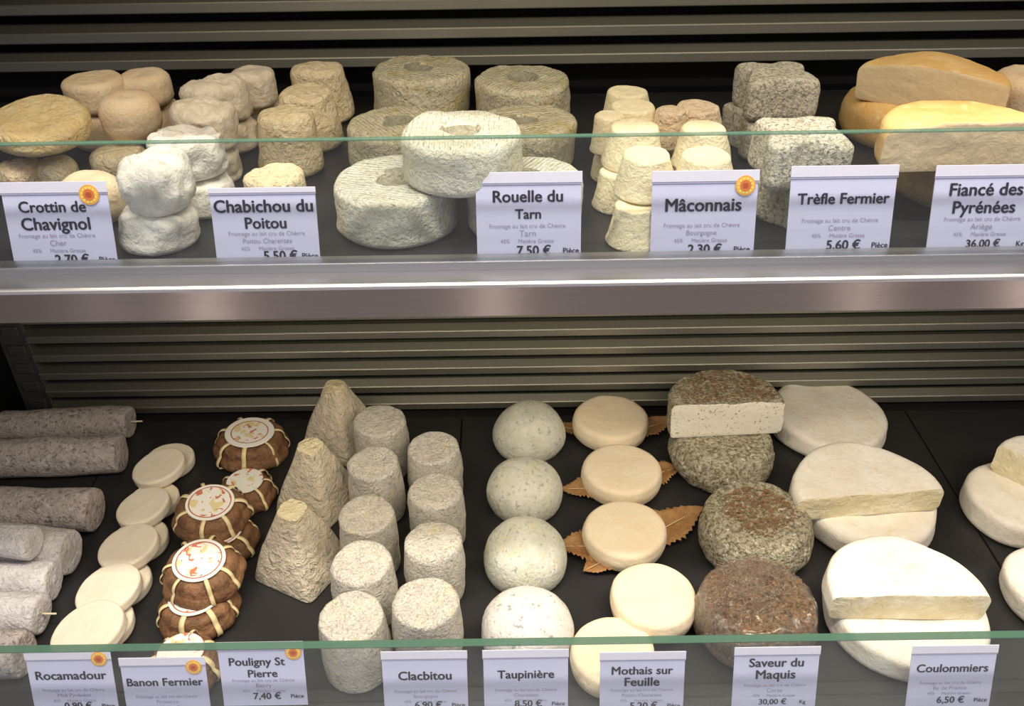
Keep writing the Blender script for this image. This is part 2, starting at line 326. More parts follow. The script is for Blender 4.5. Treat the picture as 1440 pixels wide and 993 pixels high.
# ------------------------------------------------------------------ price cards
def text_mesh(body, bold):
    c = bpy.data.curves.new('t', 'FONT'); c.body = body; c.align_x = 'CENTER'; c.size = 1; c.offset = bold; c.resolution_u = 3
    o = bpy.data.objects.new('t', c); COL.objects.link(o); dg = bpy.context.evaluated_depsgraph_get(); dg.update()
    me = bpy.data.meshes.new_from_object(o.evaluated_get(dg)); bpy.data.objects.remove(o); bpy.data.curves.remove(c); return me
CW = .0693; U = CW/148                       # card width; one unit = one pixel of an upper card
def card(label, xl, xr, ytop, Y0, Z0, names, prints, price, unit, seal=None, H=128, lean=18, fold=14, v0=0, pr=(78, 108)):
    la = R(lean); dirn = Vector((0, math.sin(la), math.cos(la))); nrm = Vector((0, -math.cos(la), math.sin(la)))
    def hit(px, py):
        d = RT*((px-CX)/F)+UP*(-(py-CY)/F)+AX; return CAM + d*((Vector((0, Y0, Z0))-CAM).dot(nrm)/d.dot(nrm))
    a = hit(xl, ytop); b = hit(xr, ytop); c = (a+b)/2; W = CW
    base = c - dirn*(H*U)
    t = thing('price_card', label, 'price card', base, (R(90)-la, 0, (b-a).normalized().dot(Vector((0, 0, 1)))*0), 'price cards')
    obj('card', B(-W/2, W/2, 0, H*U, -.0004, .0004), M['card'], t, smooth=False)
    obj('sleeve_fold', B(-W/2-.0006, W/2+.0006, (H-fold)*U, H*U+.0008, .0004, .0012, bev=.0003), M['sleeve'], t, smooth=False)
    obj('sleeve_crease', B(-W/2-.0006, W/2+.0006, (H-fold-2.2)*U, (H-fold-.3)*U, .0004, .0010), M['sleeve_line'], t, smooth=False)
    def T(nm, body, cx, v, wd, mat, bold=0.0, hmax=None):
        me = text_mesh(body, 0)
        if bold > .012:
            bm = bmesh.new()
            for dx, dy in ((-bold*1.1, 0), (0, 0), (bold*1.1, 0), (0, bold*.7), (0, -bold*.7)):
                n0 = len(bm.verts); bm.from_mesh(me); bm.verts.ensure_lookup_table(); bmesh.ops.translate(bm, verts=bm.verts[n0:], vec=(dx, dy, 0))
            bm.to_mesh(me); bm.free()
        xs = [q.co.x for q in me.vertices]; 
        if not xs: return
        w_ = max(xs)-min(xs); s = wd*U/w_; mid = (max(xs)+min(xs))/2
        for q in me.vertices: q.co = ((q.co.x-mid)*s, (q.co.y-.35)*s, 0)
        me.materials.append(mat); o = bpy.data.objects.new(nm, me); COL.objects.link(o); o.parent = t
        o.location = (cx*U-W/2, (H-v)*U, .0014 if v < 20 else .0007)
    for (body, cx, v, wd) in names: T('cheese_name', body, cx, v, wd, M['ink'], .028)
    for (body, cx, v, wd) in prints: T('fine_print', body, cx, v, wd, M['ink_l'], .01)
    if price: T('price', price, pr[0], pr[1], 49, M['ink'], .028); T('price_unit', unit, min(pr[0]+53, 134), pr[1]+1, 23 if len(unit) > 3 else 11, M['ink'], .02)
    if seal:
        sx, sv = seal; g = thing('seal', '', 'x', (sx*U-W/2, (H-sv)*U, .0012)); g.parent = t
        for k in ('label', 'category'): del g[k]
        def disc(r0, r1, z0, mat, nm):
            bm = bmesh.new(); bmesh.ops.create_cone(bm, segments=28, radius1=r0, radius2=r1, depth=.0003, cap_ends=True)
            bmesh.ops.translate(bm, verts=bm.verts, vec=(0, 0, z0)); obj(nm, bm, mat, g, smooth=False)
        disc(14*U, 14*U, .0001, M['seal_o'], 'outer_ring'); disc(11.4*U, 11.4*U, .0003, M['seal_y'], 'star_ring')
        disc(8.2*U, 8.2*U, .0005, M['seal_c'], 'inner_ring')
        bm = bmesh.new()
        for k in range(12):
            a_ = k*math.pi/6; bmesh.ops.create_circle(bm, cap_ends=True, segments=5, radius=.8*U, matrix=Matrix.Translation((9.8*U*math.cos(a_), 9.8*U*math.sin(a_), .00051)))
        for k in (-1, 0, 1): box(bm, (-4.5+abs(k))*U, (4.5-abs(k))*U, (k*2.6-.8)*U, (k*2.6+.8)*U, .0006, .0008)
        obj('seal_marks', bm, M['seal_r'], g, smooth=False)
    return t
FP = 'Fromage au lait cru de Chèvre'; MG = 'Mat. Grasse'
UY, UZc = .531, UZ
def prints(v, region, cx=73, pc='45%'): return [(FP, cx, v, 108), (region, cx, v+10.5, 7*len(region)*.55+8), (pc, cx-32, v+21.5, 13), ('Matière Grasse', cx+12, v+21.5, 50)]
card('white price card reading Crottin de Chavignol with orange seal', 0, 148, 257, UY, UZc, [('Crottin de', 68, 33, 95), ('Chavignol', 69, 57, 98)], prints(74, 'Cher', 68), '2,70 €', 'Pièce', (123, 17), pr=(84, 108), lean=16)
card('white price card reading Chabichou du Poitou', 294, 442, 265, UY, UZc, [('Chabichou du', 74, 24, 140), ('Poitou', 75, 48, 59)], prints(63, 'Poitou Charentes', 75), '5,50 €', 'Pièce', pr=(92, 95), fold=6, lean=16)
card('white price card reading Rouelle du Tarn', 669, 817, 243, UY, UZc, [('Rouelle du', 73, 32, 99), ('Tarn', 73, 57, 37)], prints(74, 'Tarn', 72), '7,50 €', 'Pièce', pr=(81, 109), lean=16)
card('white price card reading Mâconnais with orange seal', 918, 1067, 241, UY, UZc, [('Mâconnais', 73, 46, 108)], prints(75, 'Bourgogne', 72), '2,30 €', 'Pièce', (130, 20), pr=(78, 109), lean=16)
card('white price card reading Trèfle Fermier', 1112, 1265, 234, UY, UZc, [('Trèfle Fermier', 76, 44, 130)], prints(75, 'Centre', 74), '5,60 €', 'Pièce', pr=(82, 110), lean=16)
card('white price card reading Fiancé des Pyrénées cut by the right frame edge', 1316, 1468, 233, UY, UZc, [('Fiancé des', 74, 32, 104), ('Pyrénées', 74, 57, 89)], prints(74, 'Ariège', 74), '36,00 €', 'Kg', pr=(80, 109), lean=16)
LY, LZc = .443, LZ
k = 148/119
def lprints(v, region): return prints(v, region, 74)
card('white price card reading Rocamadour with orange seal', 35, 154, 917, LY, LZc, [('Rocamadour', 74, 46, 124)], lprints(76, 'Midi Pyrénées'), '0,90 €', 'Pièce', (128, 13))
card('white price card reading Banon Fermier with orange seal', 168, 287, 925, LY, LZc, [('Banon Fermier', 74, 48, 134)], lprints(78, 'Provence'), '7,90 €', 'Pièce', (128, 18))
card('white price card reading Pouligny St Pierre with orange seal', 306, 424, 903, LY, LZc, [('Pouligny St', 66, 38, 98), ('Pierre', 74, 62, 52)], lprints(76, 'Berry'), '7,40 €', 'Pièce', (131, 20))
card('white price card reading Clacbitou', 537, 655, 916, LY, LZc, [('Clacbitou', 74, 48, 94)], lprints(80, 'Bourgogne'), '6,90 €', 'Pièce')
card('white price card reading Taupinière', 680, 798, 914, LY, LZc, [('Taupinière', 74, 48, 100)], lprints(80, 'Charentes'), '8,50 €', 'Pièce')
card('white price card reading Mothais sur Feuille', 844, 964, 917, LY, LZc, [('Mothais sur', 74, 36, 108), ('Feuille', 74, 59, 62)], lprints(76, 'Poitou Charentes'), '5,20 €', 'Pièce')
card('white price card reading Saveur du Maquis', 1036, 1151, 910, LY, LZc, [('Saveur du', 74, 30, 96), ('Maquis', 74, 54, 70)], lprints(76, 'Corse'), '30,00 €', 'Kg', pr=(72, 110))
card('white price card reading Coulommiers', 1283, 1404, 908, LY, LZc, [('Coulommiers', 74, 44, 126)], lprints(74, 'Ile de France'), '6,50 €', 'Pièce', pr=(78, 109))

# ------------------------------------------------------------------ upper shelf cheeses
def puck(name, label, group, px, py, wpx, ztop, h, mat, e=.008, amp=.0008, sc=60, wob=.0015, rot=(0, 0, 0), taper=1.0, **kw):
    p, r = topat(px, py, wpx, ztop); s = sd()
    prof = profile(r*taper, r, h, e, **{k_: kw.pop(k_) for k_ in ('dome', 'dip', 'dipr', 'bulge', 'eb') if k_ in kw})
    mats = M[mat]
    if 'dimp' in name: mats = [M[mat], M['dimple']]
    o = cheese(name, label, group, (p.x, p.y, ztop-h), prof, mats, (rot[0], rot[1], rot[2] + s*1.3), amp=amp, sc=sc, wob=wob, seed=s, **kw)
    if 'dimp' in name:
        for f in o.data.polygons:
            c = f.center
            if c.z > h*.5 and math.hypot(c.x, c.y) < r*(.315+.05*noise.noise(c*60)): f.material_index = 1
    return o
G = 'small round goat cheeses at the left of the upper shelf'
N = 'crottin_cheese'
puck(N, 'tan round goat cheese topmost in the back of the left pile, against the slats', G, 199, 99, 74, UZ+.060, .030, 'crottin', e=.010)
puck(N, 'tan round goat cheese peeping out under the topmost one at back left', G, 214, 142, 74, UZ+.030, .030, 'crottin', e=.010)
puck(N, 'pale brown disc cheese at the back left, behind the big yellow wheel', G, 128, 109, 84, UZ+.060, .026, 'crottin', e=.006)
puck(N, 'brownish round cheese supporting the pale disc, behind the big yellow wheel', G, 133, 152, 76, UZ+.034, .034, 'crottin', e=.010)
puck(N, 'smooth orange tan round cheese standing high in front of the left pile', G, 176, 134, 84, UZ+.062, .034, 'crottin', e=.013)
puck(N, 'yellowish round cheese under the smooth orange tan one, behind the glass edge', G, 163, 206, 82, UZ+.028, .028, 'cream', e=.009)
puck(N, 'wrinkled orange cream cheese at the left frame edge above the first price card', G, 22, 226, 66, UZ+.028, .028, 'orange', e=.009, amp=.0016, sc=90)
puck(N, 'small creamy cheese between the wrinkled one and the rounder one above the first card', G, 74, 224, 56, UZ+.026, .026, 'cream', e=.009)
puck(N, 'rounded cream cheese behind the top right corner of the first price card', G, 119, 250, 88, UZ+.033, .033, 'crottin', e=.013)
p, r = topat(50, 154, 136, UZ+.062)
cheese('aged_wheel', 'large flat wrinkled yellow cheese leaning on the pile at far left', None, (p.x, p.y, UZ+.041), profile(r, r, .019, .007), M['yellow'], (R(9), R(1), .4), amp=.0016, sc=50, wob=.001, seed=sd())
G = 'white knobbly goat cheeses stacked in pairs'; N = 'white_goat_cheese'
W = dict(e=.0065, amp=.0030, sc=60, wob=.005)
puck(N, 'bright white knobbly cheese on top of the front pair beside the first card', G, 212, 232, 94, UZ+.057, .030, 'white', **W)
puck(N, 'lower white cheese of the front pair, standing on slate near the rail', G, 222, 290, 102, UZ+.027, .027, 'white', **W)
puck(N, 'white lumpy cheese on top of the second pair, cut by the glass edge', G, 264, 184, 106, UZ+.057, .030, 'white', **W)
puck(N, 'greyish white lower cheese of the second pair, left of the Chabichou card', G, 284, 246, 92, UZ+.027, .027, 'white', **W)
puck(N, 'beige white cheese on top of the third pair from the front', G, 286, 152, 88, UZ+.057, .030, 'beige', **W)
puck(N, 'beige white lower cheese of the third pair from the front', G, 299, 205, 80, UZ+.027, .027, 'beige', **W)
puck(N, 'beige cheese on top of the fourth pair from the front', G, 296, 118, 78, UZ+.057, .030, 'beige', **W)
puck(N, 'beige lower cheese of the fourth pair from the front', G, 318, 165, 74, UZ+.027, .027, 'beige', **W)
puck(N, 'small beige cheese on top of the rearmost pair near the slats', G, 354, 98, 64, UZ+.057, .030, 'beige', e=.006, amp=.001)
puck(N, 'small beige lower cheese of the rearmost pair near the slats', G, 360, 140, 62, UZ+.027, .027, 'beige', e=.006, amp=.001)
G = 'cream truncated cone goat cheeses in a row'; N = 'tapered_goat_cheese'
for px, py, wp, l in [(446, 93, 74, 'rearmost cream tapered goat cheese of its row, against the slats'), (428, 127, 76, 'second cream tapered goat cheese from the back of its row'),
                      (400, 158, 76, 'cream tapered goat cheese standing clear, second from the front of its row'), (383, 241, 84, 'cream tapered goat cheese half hidden behind the Chabichou card')]:
    puck(N, l, G, px, py, wp, UZ+.048, .048, 'cream', e=.006, amp=.0013, sc=70, wob=.002, taper=1.2)
G = 'grey ringed wheels with a dimple'; N = 'dimpled_wheel'
DW = dict(e=.006, dip=.0055, dipr=.30, amp=.0013, sc=60, wob=.0015, seg=72)
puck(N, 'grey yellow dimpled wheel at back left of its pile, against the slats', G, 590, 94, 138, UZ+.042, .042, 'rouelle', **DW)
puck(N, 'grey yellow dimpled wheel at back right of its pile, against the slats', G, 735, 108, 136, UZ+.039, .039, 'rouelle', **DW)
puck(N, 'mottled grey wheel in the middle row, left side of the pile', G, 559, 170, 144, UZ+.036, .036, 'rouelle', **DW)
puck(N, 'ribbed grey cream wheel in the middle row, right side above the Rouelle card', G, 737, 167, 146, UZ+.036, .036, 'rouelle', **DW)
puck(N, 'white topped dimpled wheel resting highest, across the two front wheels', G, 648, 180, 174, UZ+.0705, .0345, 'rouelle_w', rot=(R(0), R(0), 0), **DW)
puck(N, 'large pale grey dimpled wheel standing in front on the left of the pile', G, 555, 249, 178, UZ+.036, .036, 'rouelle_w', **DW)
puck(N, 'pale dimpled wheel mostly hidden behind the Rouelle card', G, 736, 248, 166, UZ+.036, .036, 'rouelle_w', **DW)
G = 'small pale conical goat cheeses stacked two high'; N = 'small_cone_cheese'
MC = dict(e=.003, eb=.002, amp=.0007, sc=70, wob=.0012)
for px, py, l in [(893, 178, 'third from the front'), (890, 149, 'fourth from the front'), (884, 128, 'rearmost')]:
    pass
def cone(l, px, py, wp, lvl, mat='macon'): puck(N, l, G, px, py, wp*1.04, UZ+.0285*lvl, .0285, mat, taper=1.33, **MC)
cone('rearmost upper pale cone cheese of the left file', 884, 127, 56, 2)
cone('upper pale cone cheese just before the rearmost of the left file', 890, 148, 60, 2)
cone('cream cone cheese squeezed at the outer left side of the left file', 858, 160, 40, 2)
cone('upper white topped cone cheese crossed by the glass edge in the left file', 893, 177, 66, 2)
cone('frontmost upper cone cheese of the left file with bright oval top', 910, 215, 66, 2)
cone('lowest front cone cheese standing on slate beside the Mâconnais card', 896, 285, 62, 1)
cone('lower cone cheese showing its left flank below the glass edge', 872, 238, 56, 1)
cone('lower cone cheese at the left below the crossed one, partly hidden', 868, 200, 52, 1)
cone('lower cone cheese of the left file at the very back', 880, 170, 50, 1)
cone('peach wrinkled cone cheese at the back of the right file', 983, 148, 60, 2, 'macon_o')
cone('small peach wrinkled cone cheese left of the rear one in the right file', 944, 152, 44, 2, 'macon_o')
cone('upper white topped cone cheese crossed by the glass edge in the right file', 991, 178, 62, 2)
cone('frontmost upper cone cheese of the right file just above the Mâconnais card', 993, 217, 66, 2)
cone('lower peach cone cheese under the rear of the right file', 966, 195, 56, 1, 'macon_o')
cone('lower cone cheese under the middle of the right file', 975, 228, 58, 1, 'macon_o')
cone('lower cone cheese hidden behind the Mâconnais card', 985, 280, 60, 1)
G = 'ash coated clover shaped cheeses stacked two high'; N = 'clover_cheese'
CL = dict(sh=clover, e=.006, amp=.0012, sc=60, wob=.001, seg=96)
def clov(l, px, py, wp, z, h, rz): 
    p, r = topat(px, py, wp, z); r *= .97
    cheese(N, l, G, (p.x, p.y, z-h), profile(r*1.0, r, h, .006), M['ash'], (0, 0, rz), seed=sd(), **{k_: v for k_, v in CL.items() if k_ != 'e'})
clov('speckled clover cheese on top of the rear stack', 1094, 98, 128, UZ+.067, .034, .04)
clov('speckled clover cheese at the bottom of the rear stack', 1081, 154, 128, UZ+.033, .033, .2)
clov('white topped clover cheese on top of the front stack, crossed by the glass edge', 1129, 181, 152, UZ+.067, .034, .02)
clov('clover cheese at the bottom of the front stack beside the Trèfle card', 1140, 250, 140, UZ+.033, .033, .55)
# cut wheels
def cut_wheel(name, label, group, loc, r, h, rmat, pmat, ang, off, e=.008, cat='cheese', rot=(0, 0, 0), amp=.001, sc=40, wob=.0015, dome=0, bulge=0):
    s = sd(); bm = lathe(profile(r, r, h, e, dome=dome, bulge=bulge), amp=amp, sc=sc, wob=wob, seed=s, seg=80)
    n = Vector((math.sin(ang), -math.cos(ang), 0)); co = n*off
    g = bmesh.ops.bisect_plane(bm, geom=list(bm.verts)+list(bm.edges)+list(bm.faces), plane_co=co, plane_no=n, clear_outer=True)
    cut = [x for x in g['geom_cut'] if isinstance(x, bmesh.types.BMVert)]
    tx = Vector((-n.y, n.x, 0)); pts = sorted(set((round(v.co.dot(tx), 6), round(v.co.z, 6)) for v in cut))
    # cut face: a fine grid between lower and upper outline, standing a hair proud and unevenly sliced
    c0 = sum((Vector((a, b, 0)) for a, b in pts), Vector())/len(pts)
    ring = sorted(pts, key=lambda q: math.atan2((q[1]-c0.y)*r/h, q[0]-c0.x))
    fm = bmesh.new(); rows = []
    for s_ in [1, .93, .8, .6, .4, .2]:
        row = []
        for a, b in ring:
            a2 = c0.x+(a-c0.x)*s_; b2 = c0.y+(b-c0.y)*s_; q = co - n*co.dot(n) + n*off + tx*a2; q.z = b2
            if s_ < 1: q += n*(.0004+.0011*fbm(Vector((a2*30, b2*90, 0)), 1, s))
            row.append(fm.verts.new(q))
        rows.append(row)
    cv = co.copy() - n*0 + tx*c0.x; cv.z = c0.y; cv = fm.verts.new(cv+n*.0005); L = len(ring)
    for a, b in zip(rows, rows[1:]):
        for i in range(L): fm.faces.new((a[i], a[(i+1) % L], b[(i+1) % L], b[i]))
    for i in range(L): fm.faces.new((rows[-1][i], rows[-1][(i+1) % L], cv))
    bmesh.ops.recalc_face_normals(fm, faces=fm.faces)
    t = thing(name, label, cat, loc, rot, group)
    obj('rind', bm, M[rmat], t); fc = obj('cut_face', fm, M[pmat], t)
    return t
G = 'orange rinded mountain cheeses at the right of the upper shelf'
p = at(1298, 101, UZ+.068)
cut_wheel('halved_mountain_cheese', 'halved orange rind cheese turned aside, at the back against the slats', G, (p.x+.008, p.y, UZ+.038), .058, .030, 'fiance', 'paste_f', R(-36), .004, dome=.002)
puck('mountain_cheese', 'whole ochre wheel under the rear halved cheese', G, 1281, 131, 178, UZ+.038, .038, 'fiance', e=.014)
p = at(1372, 178, UZ+.075); 
cut_wheel('halved_mountain_cheese', 'halved orange rind cheese facing front, crossed by the glass edge', G, (p.x, p.y+.002, UZ+.044), .058, .031, 'fiance', 'paste_f', R(2), 0.0, dome=.002, e=.009)
puck('mountain_cheese', 'whole ochre wheel under the front halved cheese, between the two right cards', G, 1368, 190, 214, UZ+.044, .044, 'fiance_o', e=.016)
puck('mountain_cheese', 'tan wheel at the right frame edge behind the front halved cheese', G, 1474, 103, 132, UZ+.060, .060, 'crottin', e=.010)

# ------------------------------------------------------------------ lower deck: logs
G = 'grey ash coated goat cheese logs at the left'
def log(label, ex, ey, ang, z, rr, L, mat='log', straw=False, tilt=0):
    p = at(ex, ey, z); s = sd(); prof = profile(rr, rr*1.02, L, .0035, bulge=.0006)
    bm = lathe(prof, amp=.0010, sc=60, wob=.0012, seed=s, seg=40)
    bmesh.ops.rotate(bm, verts=bm.verts, cent=(0, 0, 0), matrix=Matrix.Rotation(R(90), 3, 'Y'))   # axis along +x, end at x = L
    bmesh.ops.translate(bm, verts=bm.verts, vec=(-L, 0, 0))
    t = thing('goat_cheese_log', label, 'cheese', p, (0, R(tilt), R(ang)), G)
    obj('rind', bm, M[mat], t)
    if straw:
        sm = bmesh.new(); bmesh.ops.create_cone(sm, segments=8, radius1=.0011, radius2=.0009, depth=.018, cap_ends=True)
        bmesh.ops.rotate(sm, verts=sm.verts, cent=(0, 0, 0), matrix=Matrix.Rotation(R(88), 3, 'Y')); bmesh.ops.translate(sm, verts=sm.verts, vec=(.005, 0, .001))
        obj('straw', sm, M['straw'], t)
log('rearmost brown grey cheese log with a straw sticking out of its end', 184, 594, 1.5, LZ+.019, .0185, .150, straw=True)
log('thick grey cheese log lying just in front of the rearmost one', 171, 638, 2.5, LZ+.0215, .0212, .165)
log('dark grey cheese log lying alone in the middle of the left side', 134, 718, -3, LZ+.0225, .0222, .165)
log('pale grey cheese log pointing forward right under the small upper log', 101, 776, -7, LZ+.0225, .0222, .13, 'log_w')
log('small pale cheese log lying on top of the pile with its round end showing', 47, 765, -10, LZ+.054, .0150, .13, 'log_w', tilt=0)
log('pale cheese log in the middle of the front pile', 76, 818, -2, LZ+.019, .0185, .15, 'log_w')
log('pale cheese log with a straw stub, second from the glass', 59, 864, -3, LZ+.019, .0185, .15, 'log_w', straw=True)
log('grey cheese log nearest the glass, its end beside the Rocamadour card', 35, 921, -3, LZ+.021, .0205, .14, 'log')

# ------------------------------------------------------------------ small flat discs
G = 'small flat cream discs in a shingled row'
def disc_cheese(label, px, py, wp, z, tx, ty, h=.012):
    p, r = topat(px, py, wp, z); s = sd()
    cheese('flat_disc_cheese', label, G, (p.x, p.y, z-h), profile(r, r, h, .003), M['rocam'], (R(tx), R(ty), 0), amp=.0003, sc=60, wob=.0007, seed=s)
rows_ = [((238, 648), (224, 656), 66, 'rearmost'), ((229, 697), (202, 712), 67, 'second from the back'), ((206, 752), (181, 768), 76, 'middle'),
         ((183, 812), (153, 828), 82, 'second from the glass'), ((152, 880), (124, 886), 90, 'nearest the glass')]
for (a, b, wp, l) in rows_:
    disc_cheese('flat cream disc lying underneath, '+l+' pair of the shingled row', b[0]+13, b[1]-12, wp*1.06, LZ+.0125, 0, 0)
    disc_cheese('flat cream disc leaning on top, '+l+' pair of the shingled row', b[0], b[1]-3, wp*1.12, LZ+.0255, 2, -8)

# ------------------------------------------------------------------ leaf wrapped cheeses
G = 'leaf wrapped cheeses tied with raffia'
def banon(label, px, py, wp, z, h, tx=0, ty=0, rz=0):
    p, r = topat(px, py, wp, z); s = sd(); rnd = random.Random(s)
    t = thing('leaf_wrapped_cheese', label, 'cheese', (p.x, p.y, z-h), (R(tx), R(ty), rz), G)
    prof = profile(r, r*.88, h, h*.36, eb=h*.3, bulge=.001)
    fold = lambda a: 1+.028*math.sin(7*a+s)+.02*math.sin(11*a+2*s)
    obj('leaf_wrap', lathe(prof, sh=fold, amp=.0012, sc=70, wob=.001, seed=s, seg=72), M['leafwrap'], t)
    for k in range(7):
        a = 2*math.pi*k/7+rnd.uniform(-.12, .12); bm = bmesh.new(); prev = None; wd = rnd.uniform(.0013, .0026)
        ca, sa = math.cos(a), math.sin(a); path = [(q[0]*fold(a)+(.0016 if q[1] > h*.1 else .0), q[1]+(.0018 if q[1] > h*.7 else 0)) for q in prof[4:-2]]
        for (rr, zz) in path:
            row = [bm.verts.new((rr*ca-u*sa, rr*sa+u*ca, zz+(.0004 if abs(u) < 1e-6 else 0))) for u in (-wd, 0, wd)]
            if prev:
                for i in (0, 1): bm.faces.new((prev[i], prev[i+1], row[i+1], row[i]))
            prev = row
        bmesh.ops.recalc_face_normals(bm, faces=bm.faces)
        bmesh.ops.solidify(bm, geom=bm.faces[:], thickness=.0006); obj('raffia_tie', bm, M['raffia'], t)
    bm = bmesh.new(); lr = r*.64; bmesh.ops.create_cone(bm, segments=44, radius1=lr, radius2=lr*.985, depth=.0008, cap_ends=True)
    obj('paper_label', bm, M['label'], t, loc=(0, 0, h+.0030), smooth=False)
banon('rearmost brown leaf wrapped cheese with round paper label', 349, 611, 106, LZ+.028, .028, 0, 4, .3)
banon('leaf wrapped cheese behind and right of the middle pair, mostly covered', 345, 679, 80, LZ+.024, .024, 0, 0, 1.0)
banon('leaf wrapped cheese on top of the middle pair', 294, 707, 104, LZ+.046, .024, 2, -6, 2)
banon('leaf wrapped cheese at the bottom of the middle pair, seen at right', 310, 748, 98, LZ+.022, .022, 0, 0, .5)
banon('leaf wrapped cheese on top of the front pair, its label facing up', 280, 787, 114, LZ+.052, .027, 3, -6, 1.5)
banon('leaf wrapped cheese at the bottom of the front pair', 275, 840, 114, LZ+.025, .025, 0, 0, .9)
banon('leaf wrapped cheese nearest the glass behind the Banon card', 255, 920, 104, LZ+.028, .027, 0, 0, 2.4)

# ------------------------------------------------------------------ pyramids
G = 'tall truncated pyramid goat cheeses'
def tipped():
    m, nt, b = M['pyra'], M['pyra'].node_tree, M['pyra'].node_tree.nodes['Principled BSDF']
    tc = nt.nodes.new('ShaderNodeTexCoord'); sp = nt.nodes.new('ShaderNodeSeparateXYZ'); nt.links.new(tc.outputs['Object'], sp.inputs[0])
    src = b.inputs['Base Color'].links[0].from_socket
    nt.links.new(mix(nt, ramp(nt, sp.outputs[2], .070, .082), src, (.80, .70, .46)), b.inputs['Base Color'])
tipped()
def pyramid(label, px, py, z, hb, ht, rz, mat='pyra'):
    p = at(px, py, LZ+z); s = sd(); h = z; sq = square(13)
    P_ = profile(hb*1.30, ht*1.45, h, .0022, eb=.002, bulge=.002)
    bm = lathe(P_, sh=sq, amp=.0013, sc=90, wob=.0014, seed=s, seg=96)
    o = obj('pyramid_cheese', bm, M[mat], loc=(p.x, p.y, LZ), rot=(0, 0, rz)); tag(o, label, 'cheese', G)
pyramid('rearmost tall cream pyramid cheese reaching up to the slats', 470, 540, .084, .032, .009, R(-28))
pyramid('middle pyramid cheese with yellowish tip', 436, 626, .080, .031, .009, R(-28))
pyramid('front greyish pyramid cheese standing nearest the glass', 411, 716, .080, .032, .010, R(-28))

# ------------------------------------------------------------------ tall cylinders
G = 'tall speckled cylinder goat cheeses in two files'
def cyl(l, px, py, wp, h=.070): puck('cylinder_goat_cheese', l, G, px, py, wp, LZ+h, h, 'clac', e=.0045, amp=.0010, sc=70, wob=.0015, taper=1.02, bulge=.0015)
cyl('cylinder cheese at the back of the left file, right of the tallest pyramid', 533, 590, 74)
cyl('second cylinder cheese from the back of the left file', 525, 650, 74)
cyl('third cylinder cheese from the back of the left file, white rimmed top', 515, 722, 80)
cyl('yellowish topped cylinder cheese, second from the glass in the left file', 507, 789, 85)
cyl('cylinder cheese crossed by the glass edge in the left file', 493, 866, 93)
cyl('peach topped cylinder cheese at the back of the right file', 610, 627, 74)
cyl('second cylinder cheese from the back of the right file', 612, 687, 76)
cyl('pale topped cylinder cheese, second from the glass in the right file', 607, 759, 82)
cyl('cylinder cheese nearest the glass in the right file, behind the Clacbitou card', 598, 845, 92)

# ------------------------------------------------------------------ domes
G = 'grey mould dome cheeses in a file'
def dome(l, px, py, wp, z, mat):
    p = at(px, py, LZ+z*.35); r = wp/2*depth(p)/F; s = sd(); P_ = [(0, 0), (r*.5, 0), (r*.8, 0)]
    for k in range(17):
        a = -.45+(math.pi/2+.45)*k/16; P_.append((r*math.cos(a)**.85 if k < 16 else 0, max(0, z*.30+z*.70*math.sin(a) if a > 0 else z*.30*(1+math.sin(a)/math.sin(.45)))))
    P_[-1] = (0, z); bm = lathe(P_, amp=.0007, sc=50, wob=.0016, seed=s, seg=60)
    tag(obj('dome_cheese', bm, M[mat], loc=(p.x, p.y, LZ), rot=(0, 0, s)), l, 'cheese', G)
dome('rearmost grey green dome cheese of the file', 743, 607, 102, .048, 'taup')
dome('second grey green dome cheese from the back', 738, 688, 108, .048, 'taup')
dome('white grey dome cheese second from the glass', 738, 781, 119, .052, 'taup')
dome('whitish dome cheese with dark spots crossed by the glass edge', 740, 886, 130, .054, 'taup_w')

# ------------------------------------------------------------------ leaves and peach discs
def leaf(label, px, py, L, Wd, rz, tilt=0, z=.001):
    p = at(px, py, LZ+z); s = sd(); rnd = random.Random(s); bm = bmesh.new(); n = 26; prev = None
    for i in range(n+1):
        u = i/n; half = Wd*math.sin(math.pi*min(1, u*1.02+.01)**.62)**.9 if 0 < u < 1 else .0006
        half *= 1+(rnd.uniform(.04, .22) if i % 2 else -rnd.uniform(0, .16)); row = []
        for k in range(-3, 4):
            q = k/3; row.append(bm.verts.new((u*L+abs(q)*.003, half*q, .0015+.004*q*q*math.sin(u*3)+.003*math.sin(u*5+s)**2)))
        if prev:
            for k in range(6): bm.faces.new((prev[k], prev[k+1], row[k+1], row[k]))
        prev = row
    bmesh.ops.recalc_face_normals(bm, faces=bm.faces); bmesh.ops.solidify(bm, geom=bm.faces[:], thickness=.0005)
    t = thing('dry_leaf', label, 'leaf', p, (0, R(tilt), R(rz)), 'dry brown leaves under the peach cream cheeses')
    obj('blade', bm, M['leaf'], t)
    vm = bmesh.new(); bmesh.ops.create_cone(vm, segments=6, radius1=.0008, radius2=.0003, depth=L*1.08, cap_ends=True)
    bmesh.ops.rotate(vm, verts=vm.verts, cent=(0, 0, 0), matrix=Matrix.Rotation(R(90), 3, 'Y')); bmesh.ops.translate(vm, verts=vm.verts, vec=(L*.44, 0, .0040)); obj('midrib', vm, M['raffia'], t)
leaf('dry brown leaf tip to the right of the rearmost peach disc cheese', 885, 612, .060, .017, 22, -1)
leaf('small dry leaf tip to the right of the second peach disc cheese', 905, 676, .045, .016, 22, -1)
leaf('dry leaf lobe to the left of the second peach disc cheese', 856, 690, .052, .017, 182, -1)
leaf('long serrated dry leaf to the right of the third peach disc cheese', 900, 764, .085, .022, 32, -1)
leaf('crumpled dry leaf to the left of the third peach disc cheese', 860, 772, .056, .020, 180, -1)
leaf('dry leaf edge under the front of the third peach disc cheese', 870, 782, .042, .017, 212, -1)
leaf('thin dry leaf stalk tip left of the rearmost peach disc cheese', 838, 612, .050, .012, 165, -1)
